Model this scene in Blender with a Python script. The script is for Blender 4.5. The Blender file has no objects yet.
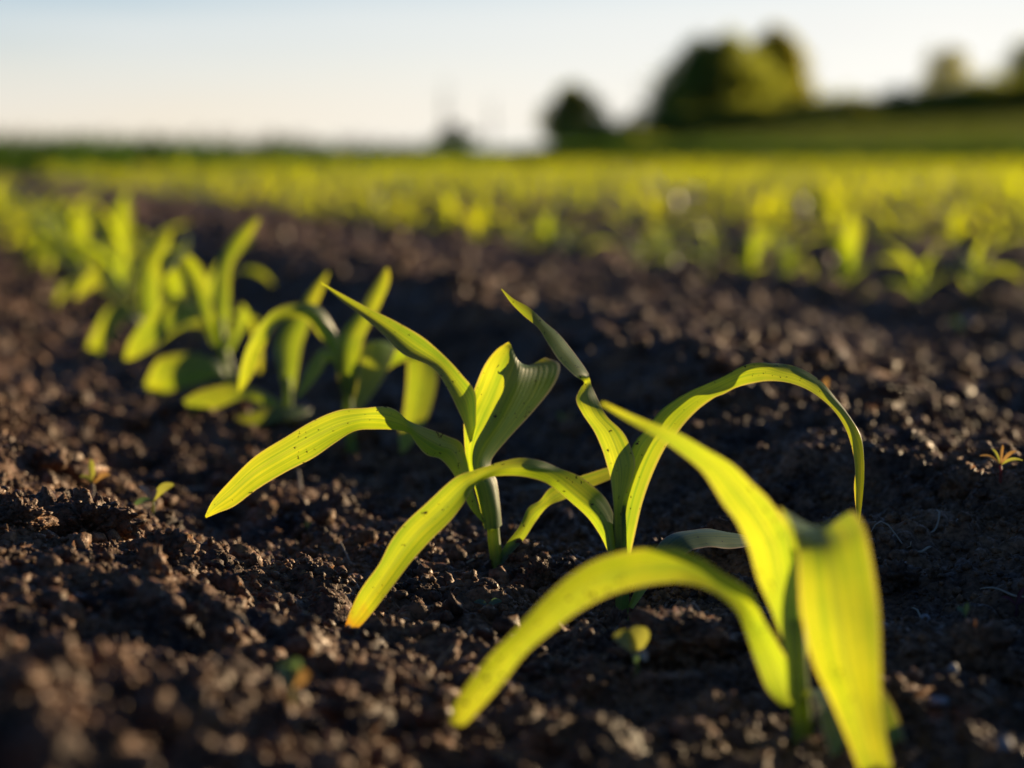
import bpy, math, random
import numpy as np
from mathutils import Vector, noise as mnoise

random.seed(7)
RS = np.random.RandomState(11)
scene = bpy.context.scene
COL = scene.collection
rad = math.radians

# ------------------------------------------------------------------ camera constants (metres)
CAM_H = 0.16
LENS, SENSOR = 85.0, 36.0
FPX = LENS / SENSOR * 1024.0
PITCH = math.atan((384 - 154) / FPX)
SUN_EL, SUN_AZ = rad(8.0), rad(47)          # azimuth clockwise from +Y (towards +X)
ROW_SLOPE = 0.26                             # rows run along X = c - ROW_SLOPE * Y
ROW_C, ROW_GAP = 0.262, 0.80


def at(px, py, Y):
    """photo pixel -> world point at forward distance Y"""
    dx, dy = (px - 512) / FPX, (384 - py) / FPX
    c, s = math.cos(PITCH), math.sin(PITCH)
    d = (dx, dy * s + c, dy * c - s)
    k = Y / d[1]
    return np.array((d[0] * k, Y, CAM_H + d[2] * k))


def hit(px, py, z=0.0):
    """photo pixel -> point on the level z"""
    dx, dy = (px - 512) / FPX, (384 - py) / FPX
    c, s = math.cos(PITCH), math.sin(PITCH)
    d = (dx, dy * s + c, dy * c - s)
    k = (z - CAM_H) / d[2]
    return np.array((d[0] * k, d[1] * k, z))


# ------------------------------------------------------------------ noise and terrain
_perm = RS.permutation(512).astype(np.int64)
_perm = np.concatenate([_perm, _perm])
_ang = RS.rand(512) * 2 * np.pi
_gx, _gy = np.cos(_ang), np.sin(_ang)


def gnoise(x, y):
    xi = np.floor(x).astype(np.int64); yi = np.floor(y).astype(np.int64)
    xf = x - xi; yf = y - yi
    u = xf * xf * xf * (xf * (xf * 6 - 15) + 10)
    v = yf * yf * yf * (yf * (yf * 6 - 15) + 10)
    xi &= 511; yi &= 511
    x1 = (xi + 1) & 511; y1 = (yi + 1) & 511

    def g(a, b, p, q):
        h = _perm[_perm[a] + b]
        return _gx[h] * p + _gy[h] * q
    n00 = g(xi, yi, xf, yf); n10 = g(x1, yi, xf - 1, yf)
    n01 = g(xi, y1, xf, yf - 1); n11 = g(x1, y1, xf - 1, yf - 1)
    return ((n00 + u * (n10 - n00)) * (1 - v) + (n01 + u * (n11 - n01)) * v) * 1.5


def sstep(a, b, x):
    t = np.clip((x - a) / (b - a), 0, 1)
    return t * t * (3 - 2 * t)


def ground(x, y, spacing=0.0005):
    x = np.asarray(x, float); y = np.asarray(y, float)
    c = x + ROW_SLOPE * y
    wob = 0.03 * gnoise(x * 2.1 + 5, y * 2.1 + 9)
    cw = c + wob
    far = 1 - sstep(25, 45, y)
    z = 0.016 * ((1 - np.cos(2 * np.pi * (cw - ROW_C) / ROW_GAP)) / 2) ** 1.6 - .0045
    along = np.interp(y, [.75, .98, 1.13, 1.30, 1.5], [1.10, .92, .60, .72, .9]) + 0.2 * gnoise(y * 2.3 + 3, c * 0.9 + 1)
    z += 0.033 * np.exp(-((cw - 0.50) / 0.095) ** 2) * along          # ridge right of the first row
    z += 0.020 * (1 - sstep(0.02, 0.15, cw)) * sstep(-0.9, -0.3, cw)  # bank left of it
    z += 0.018 * gnoise(x * 4.5 + 20, y * 4.5 + 3) * sstep(0.06, 0.16, np.abs(c - ROW_C))
    z += 0.014 * np.clip(gnoise(x * 11 + 2, y * 11 + 6), -.2, 1) * sstep(0.03, 0.10, np.abs(c - ROW_C))
    z -= .0045 * np.exp(-((x - .040) ** 2 + (y - .855) ** 2) / .028 ** 2)   # the hollow the arching plant stands in
    n = np.zeros_like(z)
    # crumbly relief: billows, octave by octave, faded out where the mesh cannot hold them
    for f, a in ((13, .0060), (29, .0066), (57, .0048), (118, .0024), (240, .0014), (470, .0008)):
        fade = np.clip(1.0 / (f * spacing * 3.0) - 0.3, 0, 1)
        w = np.abs(gnoise(x * f + f * .37, y * f + f * .71))
        mod = 0.6 + 0.8 * np.clip(gnoise(x * f * .31 + 7, y * f * .31 + f) + .5, 0, 1)
        n += a * fade * mod * (1.35 * w - .35) * (1 if f > 40 else 1.0)
    z = (z + n) * far
    # the land beyond the field: a low verge, then a bank rising to the right
    rise = sstep(38, 104, y) * (sstep(1, 13, x) * 1.15 + sstep(10, 34, x) * 1.1) + sstep(120, 240, y) * sstep(10, 80, x) * 5
    return z + rise


def gz(x, y):
    return float(ground(np.array([x]), np.array([y]))[0])


def hit_ground(px, py, z=0.0):
    """first point of the soil seen in that direction"""
    Y = np.arange(.45, 4.5, .0015)
    P0, P1 = at(px, py, 1.0), at(px, py, 2.0)
    x = P0[0] + (P1[0] - P0[0]) * (Y - 1); zz = P0[2] + (P1[2] - P0[2]) * (Y - 1)
    g = ground(x, Y, .003)
    k = np.where(zz <= g)[0]
    if not len(k): return hit(px, py, z)
    i = k[0]
    return np.array((x[i], Y[i], g[i]))


# ------------------------------------------------------------------ mesh helpers
def np_mesh(name, verts, faces, uvs=None, smooth=True):
    """verts (n,3), faces (m,3|4)"""
    verts = np.asarray(verts, np.float32); faces = np.asarray(faces, np.int32)
    me = bpy.data.meshes.new(name)
    k = faces.shape[1]
    me.vertices.add(len(verts)); me.vertices.foreach_set('co', verts.ravel())
    me.loops.add(faces.size); me.loops.foreach_set('vertex_index', faces.ravel())
    me.polygons.add(len(faces))
    me.polygons.foreach_set('loop_start', np.arange(0, faces.size, k, dtype=np.int32))
    me.polygons.foreach_set('loop_total', np.full(len(faces), k, np.int32))
    me.polygons.foreach_set('use_smooth', np.full(len(faces), smooth, bool))
    if uvs is not None:
        uv = me.uv_layers.new(name='UVMap')
        uv.data.foreach_set('uv', np.asarray(uvs, np.float32)[faces.ravel()].ravel())
    me.update(calc_edges=True)
    return me


def link(name, me, mat=None, parent=None, loc=None):
    o = bpy.data.objects.new(name, me)
    COL.objects.link(o)
    if mat is not None and len(me.materials) == 0:
        me.materials.append(mat)
    if parent is not None:
        o.parent = parent
    if loc is not None:
        o.location = loc
    return o


def tag(o, label, cat, group=None, kind=None):
    if label: o['label'] = label
    if cat: o['category'] = cat
    if group: o['group'] = group
    if kind: o['kind'] = kind
    return o


def empty(name, loc, label, cat, group=None):
    o = bpy.data.objects.new(name, None)
    COL.objects.link(o)
    o.empty_display_size = 0.02
    o.location = loc
    return tag(o, label, cat, group)


def copy_tree(o):
    c = o.copy(); COL.objects.link(c)
    for ch in list(o.children):
        d = ch.copy(); COL.objects.link(d); d.parent = c
    return c


def catmull(P, n):
    """P (k, ...) control rows -> (k-1)*n+1 rows"""
    P = np.asarray(P, float)
    k = len(P)
    Q = np.concatenate([[2 * P[0] - P[1]], P, [2 * P[-1] - P[-2]]])
    out = []
    t = np.linspace(0, 1, n, endpoint=False).reshape((n,) + (1,) * (P.ndim - 1))
    for i in range(k - 1):
        p0, p1, p2, p3 = Q[i], Q[i + 1], Q[i + 2], Q[i + 3]
        out.append(.5 * (2 * p1 + (p2 - p0) * t + (2 * p0 - 5 * p1 + 4 * p2 - p3) * t ** 2 + (3 * p1 - p0 - 3 * p2 + p3) * t ** 3))
    out.append(P[-1:])
    return np.concatenate(out)


def grid_mesh(name, G):
    r, c = G.shape[:2]
    idx = np.arange(r * c).reshape(r, c)
    f = np.stack([idx[:-1, :-1], idx[:-1, 1:], idx[1:, 1:], idx[1:, :-1]], -1).reshape(-1, 4)
    u, v = np.meshgrid(np.linspace(0, 1, c), np.linspace(0, 1, r))
    return np_mesh(name, G.reshape(-1, 3), f, np.stack([u.ravel(), v.ravel()], 1))


def leaf_from_ctrl(ctrl, fold=0.12, nr=6, nc=5, cockle=1.0):
    """ctrl: (rows, cols, 3) world points. two columns get a folded midrib between them"""
    C = np.asarray(ctrl, float)
    if C.shape[1] == 2:
        a, b = C[:, 0], C[:, 1]
        m = (a + b) / 2
        tang = np.gradient(m, axis=0)
        w = b - a
        nrm = np.cross(tang, w)
        ln = np.linalg.norm(nrm, axis=1, keepdims=True); ln[ln < 1e-9] = 1
        nrm /= ln
        wl = np.linalg.norm(w, axis=1, keepdims=True)
        # keep the fold on one side where the blade twists over
        q = nrm * wl * fold
        C = np.stack([a, a * .72 + b * .28 + q * .72, m + q, a * .28 + b * .72 + q * .72, b], 1)
    G = catmull(C, nr)
    G = catmull(G.transpose(1, 0, 2), nc if C.shape[1] < 5 else 3).transpose(1, 0, 2)
    # faint cockling so that the blade is not a perfect sheet
    r, c = G.shape[:2]
    v = np.linspace(0, 1, r)[:, None]; u = np.linspace(-1, 1, c)[None, :]
    ph = RS.rand() * 6
    wav = (np.sin(v * 21 + ph) * .5 + np.sin(v * 37 + ph * 2) * .35) * np.abs(u) ** 1.5 * np.sign(u)
    wid = np.linalg.norm(G[:, -1] - G[:, 0], axis=1)[:, None]
    G[:, :, 2] += wav * wid * .022 * cockle
    return G


def tube_verts(path, radii, seg=10):
    path = np.asarray(path, float)
    tang = np.gradient(path, axis=0)
    tang /= np.linalg.norm(tang, axis=1, keepdims=True)
    ref = np.array((0.31, 0.9, 0.2)); V = []
    for p, t, r in zip(path, tang, radii):
        a = np.cross(t, ref); a /= np.linalg.norm(a); b = np.cross(t, a)
        th = np.linspace(0, 2 * np.pi, seg, endpoint=False)[:, None]
        V.append(p + r * (np.cos(th) * a + np.sin(th) * b))
    V = np.array(V)
    n = len(path)
    idx = np.arange(n * seg).reshape(n, seg)
    nx = np.roll(idx, -1, 1)
    F = np.stack([idx[:-1], nx[:-1], nx[1:], idx[1:]], -1).reshape(-1, 4)
    return V.reshape(-1, 3), F


def tube_mesh(name, path, radii, seg=10):
    V, F = tube_verts(path, radii, seg)
    n = len(path)
    # close both ends with a shrunken ring
    top = V[-seg:].mean(0, keepdims=True) + (V[-seg:] - V[-seg:].mean(0)) * .02
    bot = V[:seg].mean(0, keepdims=True) + (V[:seg] - V[:seg].mean(0)) * .02
    base = len(V)
    V = np.concatenate([V, top, bot])
    i = np.arange(seg); j = np.roll(i, -1)
    lt = (n - 1) * seg
    F2 = np.stack([lt + i, lt + j, base + j, base + i], 1)
    F3 = np.stack([j, i, base + seg + i, base + seg + j], 1)
    u = np.zeros((len(V), 2)); u[:, 0] = .5; u[:base, 1] = np.repeat(np.linspace(0, .5, n), seg)
    u[:base, 0] = np.tile(np.linspace(.1, .9, seg), n)
    return np_mesh(name, V, np.concatenate([F, F2, F3]), u)


# ------------------------------------------------------------------ materials
def new_mat(name):
    m = bpy.data.materials.new(name); m.use_nodes = True
    nt = m.node_tree; nt.nodes.clear()
    out = nt.nodes.new('ShaderNodeOutputMaterial')
    return m, nt, out


def N(nt, typ, **kw):
    n = nt.nodes.new(typ)
    for k, v in kw.items():
        setattr(n, k, v)
    return n


def ramp(nt, fac, stops):
    r = nt.nodes.new('ShaderNodeValToRGB')
    e = r.color_ramp.elements
    while len(e) < len(stops): e.new(.5)
    for el, (p, c) in zip(e, stops):
        el.position = p; el.color = c if len(c) == 4 else (*c, 1)
    nt.links.new(fac, r.inputs[0])
    return r.outputs[0]


def mix(nt, fac, a, b, typ='MIX'):
    m = nt.nodes.new('ShaderNodeMix'); m.data_type = 'RGBA'; m.blend_type = typ
    for sock, v in ((m.inputs[0], fac), (m.inputs[6], a), (m.inputs[7], b)):
        if hasattr(v, 'node'): nt.links.new(v, sock)
        elif isinstance(v, (int, float)): sock.default_value = v
        else: sock.default_value = (*v, 1)
    return m.outputs[2]


def math_n(nt, op, a, b=None):
    m = nt.nodes.new('ShaderNodeMath'); m.operation = op
    for i, v in enumerate((a, b)):
        if v is None: continue
        if hasattr(v, 'node'): nt.links.new(v, m.inputs[i])
        else: m.inputs[i].default_value = v
    return m.outputs[0]


def soil_material(name, dark=(0.028, 0.019, 0.014), light=(0.235, 0.122, 0.058)):
    m, nt, out = new_mat(name)
    tc = N(nt, 'ShaderNodeTexCoord')
    n1 = N(nt, 'ShaderNodeTexNoise'); n1.inputs['Scale'].default_value = 38; n1.inputs['Detail'].default_value = 6
    n2 = N(nt, 'ShaderNodeTexNoise'); n2.inputs['Scale'].default_value = 420; n2.inputs['Detail'].default_value = 4
    nt.links.new(tc.outputs['Object'], n1.inputs['Vector']); nt.links.new(tc.outputs['Object'], n2.inputs['Vector'])
    c1 = ramp(nt, n1.outputs['Fac'], [(.3, dark), (.7, light)])
    c2 = ramp(nt, n2.outputs['Fac'], [(.35, (.45, .45, .45)), (.65, (1.25, 1.2, 1.15))])
    col = mix(nt, 1.0, c1, c2, 'MULTIPLY')
    b = N(nt, 'ShaderNodeBsdfPrincipled')
    nt.links.new(col, b.inputs['Base Color'])
    rg = ramp(nt, n2.outputs['Fac'], [(.35, (.85, .85, .85)), (.66, (.42, .42, .42))])   # moist glinting grains among dull ones
    nt.links.new(rg, b.inputs['Roughness'])
    b.inputs['Specular IOR Level'].default_value = .2
    bp = N(nt, 'ShaderNodeBump'); bp.inputs['Strength'].default_value = .8; bp.inputs['Distance'].default_value = .0008
    n3 = N(nt, 'ShaderNodeTexNoise'); n3.inputs['Scale'].default_value = 900; n3.inputs['Detail'].default_value = 3
    nt.links.new(tc.outputs['Object'], n3.inputs['Vector'])
    nt.links.new(n3.outputs['Fac'], bp.inputs['Height'])
    nt.links.new(bp.outputs['Normal'], b.inputs['Normal'])
    nt.links.new(b.outputs[0], out.inputs[0])
    return m


def leaf_material(name, front=(0.095, 0.165, 0.080), trans=(0.68, 0.655, 0.013), worn_tip=False, detail=True, rough=.40, tmix=.57):
    m, nt, out = new_mat(name)
    uv = N(nt, 'ShaderNodeUVMap')
    sep = N(nt, 'ShaderNodeSeparateXYZ'); nt.links.new(uv.outputs[0], sep.inputs[0])
    u, v = sep.outputs[0], sep.outputs[1]
    obj = N(nt, 'ShaderNodeTexCoord')
    big = N(nt, 'ShaderNodeTexNoise'); big.inputs['Scale'].default_value = 45; big.inputs['Detail'].default_value = 3
    nt.links.new(obj.outputs['Object'], big.inputs['Vector'])
    oi = N(nt, 'ShaderNodeObjectInfo')
    pat = ramp(nt, big.outputs['Fac'], [(.36, (0, 0, 0)), (.64, (1, 1, 1))])
    tint = mix(nt, pat, (trans[0] * .78, trans[1] * .90, trans[2]), tuple(x * 1.12 for x in trans))
    tint = mix(nt, math_n(nt, 'MULTIPLY', oi.outputs['Random'], .35), tint, (trans[0] * .72, trans[1] * .95, trans[2]))
    base = mix(nt, big.outputs['Fac'], tuple(x * .8 for x in front), tuple(x * 1.2 for x in front))
    bs = N(nt, 'ShaderNodeBsdfPrincipled')
    tr = N(nt, 'ShaderNodeBsdfTranslucent')
    if detail:
        # long streaks of paler and greener tissue, paler towards the base
        cv = N(nt, 'ShaderNodeCombineXYZ')
        nt.links.new(math_n(nt, 'MULTIPLY', u, 16.0), cv.inputs[0]); nt.links.new(math_n(nt, 'MULTIPLY', v, 1.6), cv.inputs[1])
        nt.links.new(math_n(nt, 'MULTIPLY', oi.outputs['Random'], 60.0), cv.inputs[2])
        sk = N(nt, 'ShaderNodeTexNoise'); sk.inputs['Scale'].default_value = 1.0; sk.inputs['Detail'].default_value = 3
        nt.links.new(cv.outputs[0], sk.inputs['Vector'])
        sf = ramp(nt, sk.outputs['Fac'], [(.32, (.52, .72, .8)), (.68, (1.14, 1.10, 1.3))])
        tint = mix(nt, 1.0, tint, sf, 'MULTIPLY')
        vb = ramp(nt, v, [(.0, (.80, .92, 1.6)), (.25, (.92, 1, 1)), (.75, (1, 1, 1)), (1, (1.12, 1.0, .9))])
        tint = mix(nt, 1.0, tint, vb, 'MULTIPLY')
        # parallel veins: stripes across the blade, in two widths
        st = math_n(nt, 'SINE', math_n(nt, 'MULTIPLY', u, 118.0))
        st2 = math_n(nt, 'SINE', math_n(nt, 'MULTIPLY', u, 47.0))
        vein = math_n(nt, 'ADD', math_n(nt, 'MULTIPLY', st, .5), math_n(nt, 'MULTIPLY', st2, .5))
        vf = ramp(nt, math_n(nt, 'ADD', math_n(nt, 'MULTIPLY', vein, .5), .5), [(0, (.80, .84, .7)), (1, (1.06, 1.04, 1.1))])
        tint = mix(nt, 1.0, tint, vf, 'MULTIPLY')
        base = mix(nt, .3, base, mix(nt, 1.0, base, vf, 'MULTIPLY'))
        # midrib and pale margin
        d = math_n(nt, 'ABSOLUTE', math_n(nt, 'SUBTRACT', u, .5))
        rib = ramp(nt, d, [(0, (1, 1, 1)), (.035, (1, 1, 1)), (.055, (0, 0, 0))])
        tint = mix(nt, math_n(nt, 'MULTIPLY', rib, .35), tint, (.30, .36, .03))
        base = mix(nt, math_n(nt, 'MULTIPLY', rib, .4), base, (.16, .22, .07))
        edge = ramp(nt, d, [(.455, (0, 0, 0)), (.49, (1, 1, 1))])
        base = mix(nt, edge, base, (.42, .32, .22))
        tint = mix(nt, math_n(nt, 'MULTIPLY', edge, .6), tint, (.62, .40, .10))
        # specks of soil
        sp = N(nt, 'ShaderNodeTexNoise'); sp.inputs['Scale'].default_value = 620; sp.inputs['Detail'].default_value = 2
        nt.links.new(obj.outputs['Object'], sp.inputs['Vector'])
        clus = N(nt, 'ShaderNodeTexNoise'); clus.inputs['Scale'].default_value = 60
        nt.links.new(obj.outputs['Object'], clus.inputs['Vector'])
        f = math_n(nt, 'ADD', sp.outputs['Fac'], math_n(nt, 'MULTIPLY', math_n(nt, 'SUBTRACT', clus.outputs['Fac'], .5), .45))
        spk = ramp(nt, f, [(.705, (0, 0, 0)), (.735, (1, 1, 1))])
        tint = mix(nt, spk, tint, (.03, .025, .008)); base = mix(nt, spk, base, (.03, .022, .012))
        bp = N(nt, 'ShaderNodeBump'); bp.inputs['Strength'].default_value = .08; bp.inputs['Distance'].default_value = .0006
        nt.links.new(vein, bp.inputs['Height'])
        nt.links.new(bp.outputs['Normal'], bs.inputs['Normal'])
    if worn_tip:
        w = N(nt, 'ShaderNodeTexNoise'); w.inputs['Scale'].default_value = 160; w.inputs['Detail'].default_value = 4
        nt.links.new(obj.outputs['Object'], w.inputs['Vector'])
        f = math_n(nt, 'ADD', v, math_n(nt, 'MULTIPLY', math_n(nt, 'SUBTRACT', w.outputs['Fac'], .5), .12))
        k = ramp(nt, f, [(.90, (0, 0, 0)), (.985, (1, 1, 1))])
        tint = mix(nt, k, tint, (.60, .22, .02)); base = mix(nt, k, base, (.22, .11, .03))
    nt.links.new(base, bs.inputs['Base Color'])
    bs.inputs['Roughness'].default_value = rough
    bs.inputs['Specular IOR Level'].default_value = .42
    nt.links.new(tint, tr.inputs['Color'])
    ms = N(nt, 'ShaderNodeMixShader'); ms.inputs[0].default_value = tmix
    nt.links.new(bs.outputs[0], ms.inputs[1]); nt.links.new(tr.outputs[0], ms.inputs[2])
    nt.links.new(ms.outputs[0], out.inputs[0])
    return m


def plain_material(name, col, rough=.7, spec=.3, var=.3, scale=60, trans=None):
    m, nt, out = new_mat(name)
    tc = N(nt, 'ShaderNodeTexCoord')
    n = N(nt, 'ShaderNodeTexNoise'); n.inputs['Scale'].default_value = scale; n.inputs['Detail'].default_value = 5
    nt.links.new(tc.outputs['Object'], n.inputs['Vector'])
    c = ramp(nt, n.outputs['Fac'], [(.3, tuple(x * (1 - var) for x in col)), (.7, tuple(x * (1 + var) for x in col))])
    b = N(nt, 'ShaderNodeBsdfPrincipled')
    nt.links.new(c, b.inputs['Base Color'])
    b.inputs['Roughness'].default_value = rough
    b.inputs['Specular IOR Level'].default_value = spec
    sh = b.outputs[0]
    if trans:
        t = N(nt, 'ShaderNodeBsdfTranslucent'); t.inputs[0].default_value = (*trans, 1)
        ms = N(nt, 'ShaderNodeMixShader'); ms.inputs[0].default_value = .5
        nt.links.new(sh, ms.inputs[1]); nt.links.new(t.outputs[0], ms.inputs[2]); sh = ms.outputs[0]
    nt.links.new(sh, out.inputs[0])
    return m


M_SOIL = soil_material('tilled_soil')
M_CLOD = soil_material('soil_clod')
M_LEAF = leaf_material('maize_leaf')
M_LEAF_WORN = leaf_material('maize_leaf_worn_tip', worn_tip=True)
M_STEM = leaf_material('maize_stem', front=(0.13, 0.20, 0.045), trans=(0.60, 0.58, 0.04), tmix=.45)
M_FIELD = leaf_material('field_leaf', detail=False, trans=(0.72, 0.70, 0.006))
M_TREE = plain_material('tree_foliage', (0.085, 0.120, 0.036), .75, .2, .45, 1.3, trans=(.46, .50, .045))
M_TREE_Y = plain_material('young_tree_foliage', (0.11, 0.120, 0.035), .75, .2, .45, 1.3, trans=(.52, .50, .03))
M_BARK = plain_material('bark', (0.09, 0.07, 0.05), .9, .2, .4, 8)
M_VERGE = plain_material('verge_grass', (0.040, 0.085, 0.020), .9, .1, .4, .6, trans=(.06, .12, .015))
M_BANK = plain_material('bank_grass', (0.028, 0.052, 0.012), .9, .1, .4, .6)
M_BLADE = plain_material('bank_blades', (0.042, 0.065, 0.018), .8, .2, .4, .6, trans=(.085, .11, .015))
M_STALK = plain_material('dry_stalk', (0.20, 0.16, 0.09), .9, .2, .3, 12)
M_STRAW = plain_material('straw', (0.30, 0.25, 0.18), .7, .4, .25, 300)
M_STONE = plain_material('pale_stone', (0.22, 0.215, 0.21), .7, .4, .35, 200)
M_RED = plain_material('red_stem', (0.26, 0.06, 0.04), .5, .5, .3, 200, trans=(.4, .07, .03))
M_MAG = plain_material('magenta_stem', (0.10, 0.025, 0.035), .5, .5, .3, 200, trans=(.14, .025, .03))
M_WEED = plain_material('seedling_leaf', (0.10, 0.16, 0.06), .45, .5, .3, 150, trans=(.40, .40, .05))
M_WEED_B = plain_material('bluish_seedling_leaf', (0.10, 0.15, 0.11), .4, .5, .3, 150, trans=(.15, .25, .06))
M_WEED_O = plain_material('rusty_seedling_leaf', (0.22, 0.15, 0.07), .5, .4, .3, 150, trans=(.38, .22, .06))

# ------------------------------------------------------------------ ground: one sheet out to the horizon
def build_ground():
    fine = 0.00135
    s_mid = np.arange(-0.27, 0.27 + fine / 2, fine)
    k = np.arange(1, 62)
    side = 0.27 + np.cumsum(fine * 1.105 ** k)
    side = side[side < 6]
    S = np.concatenate([-side[::-1], s_mid, side])
    y_back = np.concatenate([[-4, -2.5, -1.5, -.8, -.4, -.15, 0.0], np.linspace(.1, .40, 14)[:-1]])
    y_near = .40 * np.exp(np.arange(0, math.log(7 / .40), fine * 1.1))
    y_far = 7 * np.exp(np.arange(.01, math.log(2500 / 7), .012))
    Yv = np.concatenate([y_back, y_near, y_far])
    W = np.maximum(Yv, .45)
    X = W[:, None] * S[None, :]
    Yg = np.repeat(Yv[:, None], len(S), 1)
    dS = np.gradient(S)
    sp = np.maximum(W[:, None] * dS[None, :], np.gradient(Yv)[:, None])
    Z = ground(X, Yg, sp)
    r, c = X.shape
    idx = np.arange(r * c).reshape(r, c)
    F = np.stack([idx[:-1, :-1], idx[:-1, 1:], idx[1:, 1:], idx[1:, :-1]], -1).reshape(-1, 4)
    me = np_mesh('ground', np.stack([X, Yg, Z], -1).reshape(-1, 3), F)
    # two faces of the land: tilled soil, and grass beyond the field
    me.materials.append(M_SOIL); me.materials.append(M_BANK)
    fy = np.repeat(Yv[:-1], c - 1)
    me.polygons.foreach_set('material_index', (fy > 32).astype(np.int32))
    o = link('ground', me)
    tag(o, 'dark crumbly tilled soil of the field running to the horizon', 'ground', kind='structure')
build_ground()

# ------------------------------------------------------------------ soil crumbs (uncountable)
def ico(sub):
    import bmesh
    bm = bmesh.new(); bmesh.ops.create_icosphere(bm, subdivisions=sub, radius=1)
    V = np.array([v.co[:] for v in bm.verts]); F = np.array([[v.index for v in f.verts] for f in bm.faces])
    bm.free()
    return V, F


def lump(sub, seed, rough=.55, flat=.75, stretch=.35):
    V, F = ico(sub)
    rs = np.random.RandomState(seed)
    off = Vector(rs.rand(3) * 50)
    out = []
    for v in V:
        p = Vector(v)
        d = 1 + rough * (mnoise.noise(p * 1.3 + off) * .6 + (abs(mnoise.noise(p * 2.7 + off)) - .25) * .8)
        if sub >= 3:
            d += rough * (abs(mnoise.noise(p * 6.0 + off)) - .25) * .45
        if sub >= 4:
            d += rough * (abs(mnoise.noise(p * 13.0 + off)) - .25) * .28 + rough * (abs(mnoise.noise(p * 27.0 + off)) - .25) * .14
        out.append(v * d)
    A = np.array(out) * (1 + stretch * (rs.rand(3) - .5) * 2)
    A[:, 2] *= flat
    return A, F


CLOD_DRESS = []
DRESS = [lump(1, 600 + i, .85) for i in range(12)]


def clod(px, py, zc, r, seed, label, sub=5, flat=.8, sink=.35):
    p = hit_ground(px, py, zc)
    g = gz(p[0], p[1])
    V, F = lump(sub, seed, .95, flat)
    V = V * r
    me = np_mesh('soil_clod', V, F)
    loc = np.array((p[0], p[1], g + r * flat * (1 - 2 * sink) * .6))
    # small crumbs clinging to it and heaped round its foot
    rs = np.random.RandomState(seed + 50)
    ca, sa = math.cos(seed * 1.3), math.sin(seed * 1.3)
    for q in range(int(260 * (r / .012) ** 2)):
        v = V[rs.randint(len(V))] * .98
        w = loc + (v[0] * ca - v[1] * sa, v[0] * sa + v[1] * ca, v[2])
        T, TF = DRESS[rs.randint(len(DRESS))]
        rr = .0005 + .0011 * rs.rand() ** 2
        a = rs.rand() * 6.28; c2, s2 = math.cos(a), math.sin(a)
        T2 = np.stack([T[:, 0] * c2 - T[:, 1] * s2, T[:, 0] * s2 + T[:, 1] * c2, T[:, 2]], 1)
        CLOD_DRESS.append((T2 * rr + w, TF))
    o = link('soil_clod', me, M_CLOD, loc=loc)
    o.rotation_euler = (0, 0, seed * 1.3)
    tag(o, label, 'soil clod', 'large clods of soil')

clod(20, 528, .022, .0115, 1, 'dark rounded soil clod at the left edge of the photo')
clod(92, 536, .022, .0150, 2, 'large dark soil clod in front of the left weed seedlings')
clod(160, 566, .015, .0080, 3, 'smaller sunlit soil clod between the pale husk and the large dark clod')
clod(680, 655, .004, .0150, 4, 'big soil clod at the foot of the maize plant with the long arching leaf', sink=.2)
clod(755, 640, .004, .0070, 5, 'small soil clod just left of the blurred foreground maize stem')
clod(540, 582, .004, .0065, 6, 'crumbly soil clod right of the central maize plant stem base')
clod(345, 720, .010, .0080, 8, 'sunlit soil clod near the bottom edge, left of the lowest leaf tip')
clod(590, 700, .003, .0080, 9, 'blurred soil clod in front of the round leaved seedling')


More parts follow.
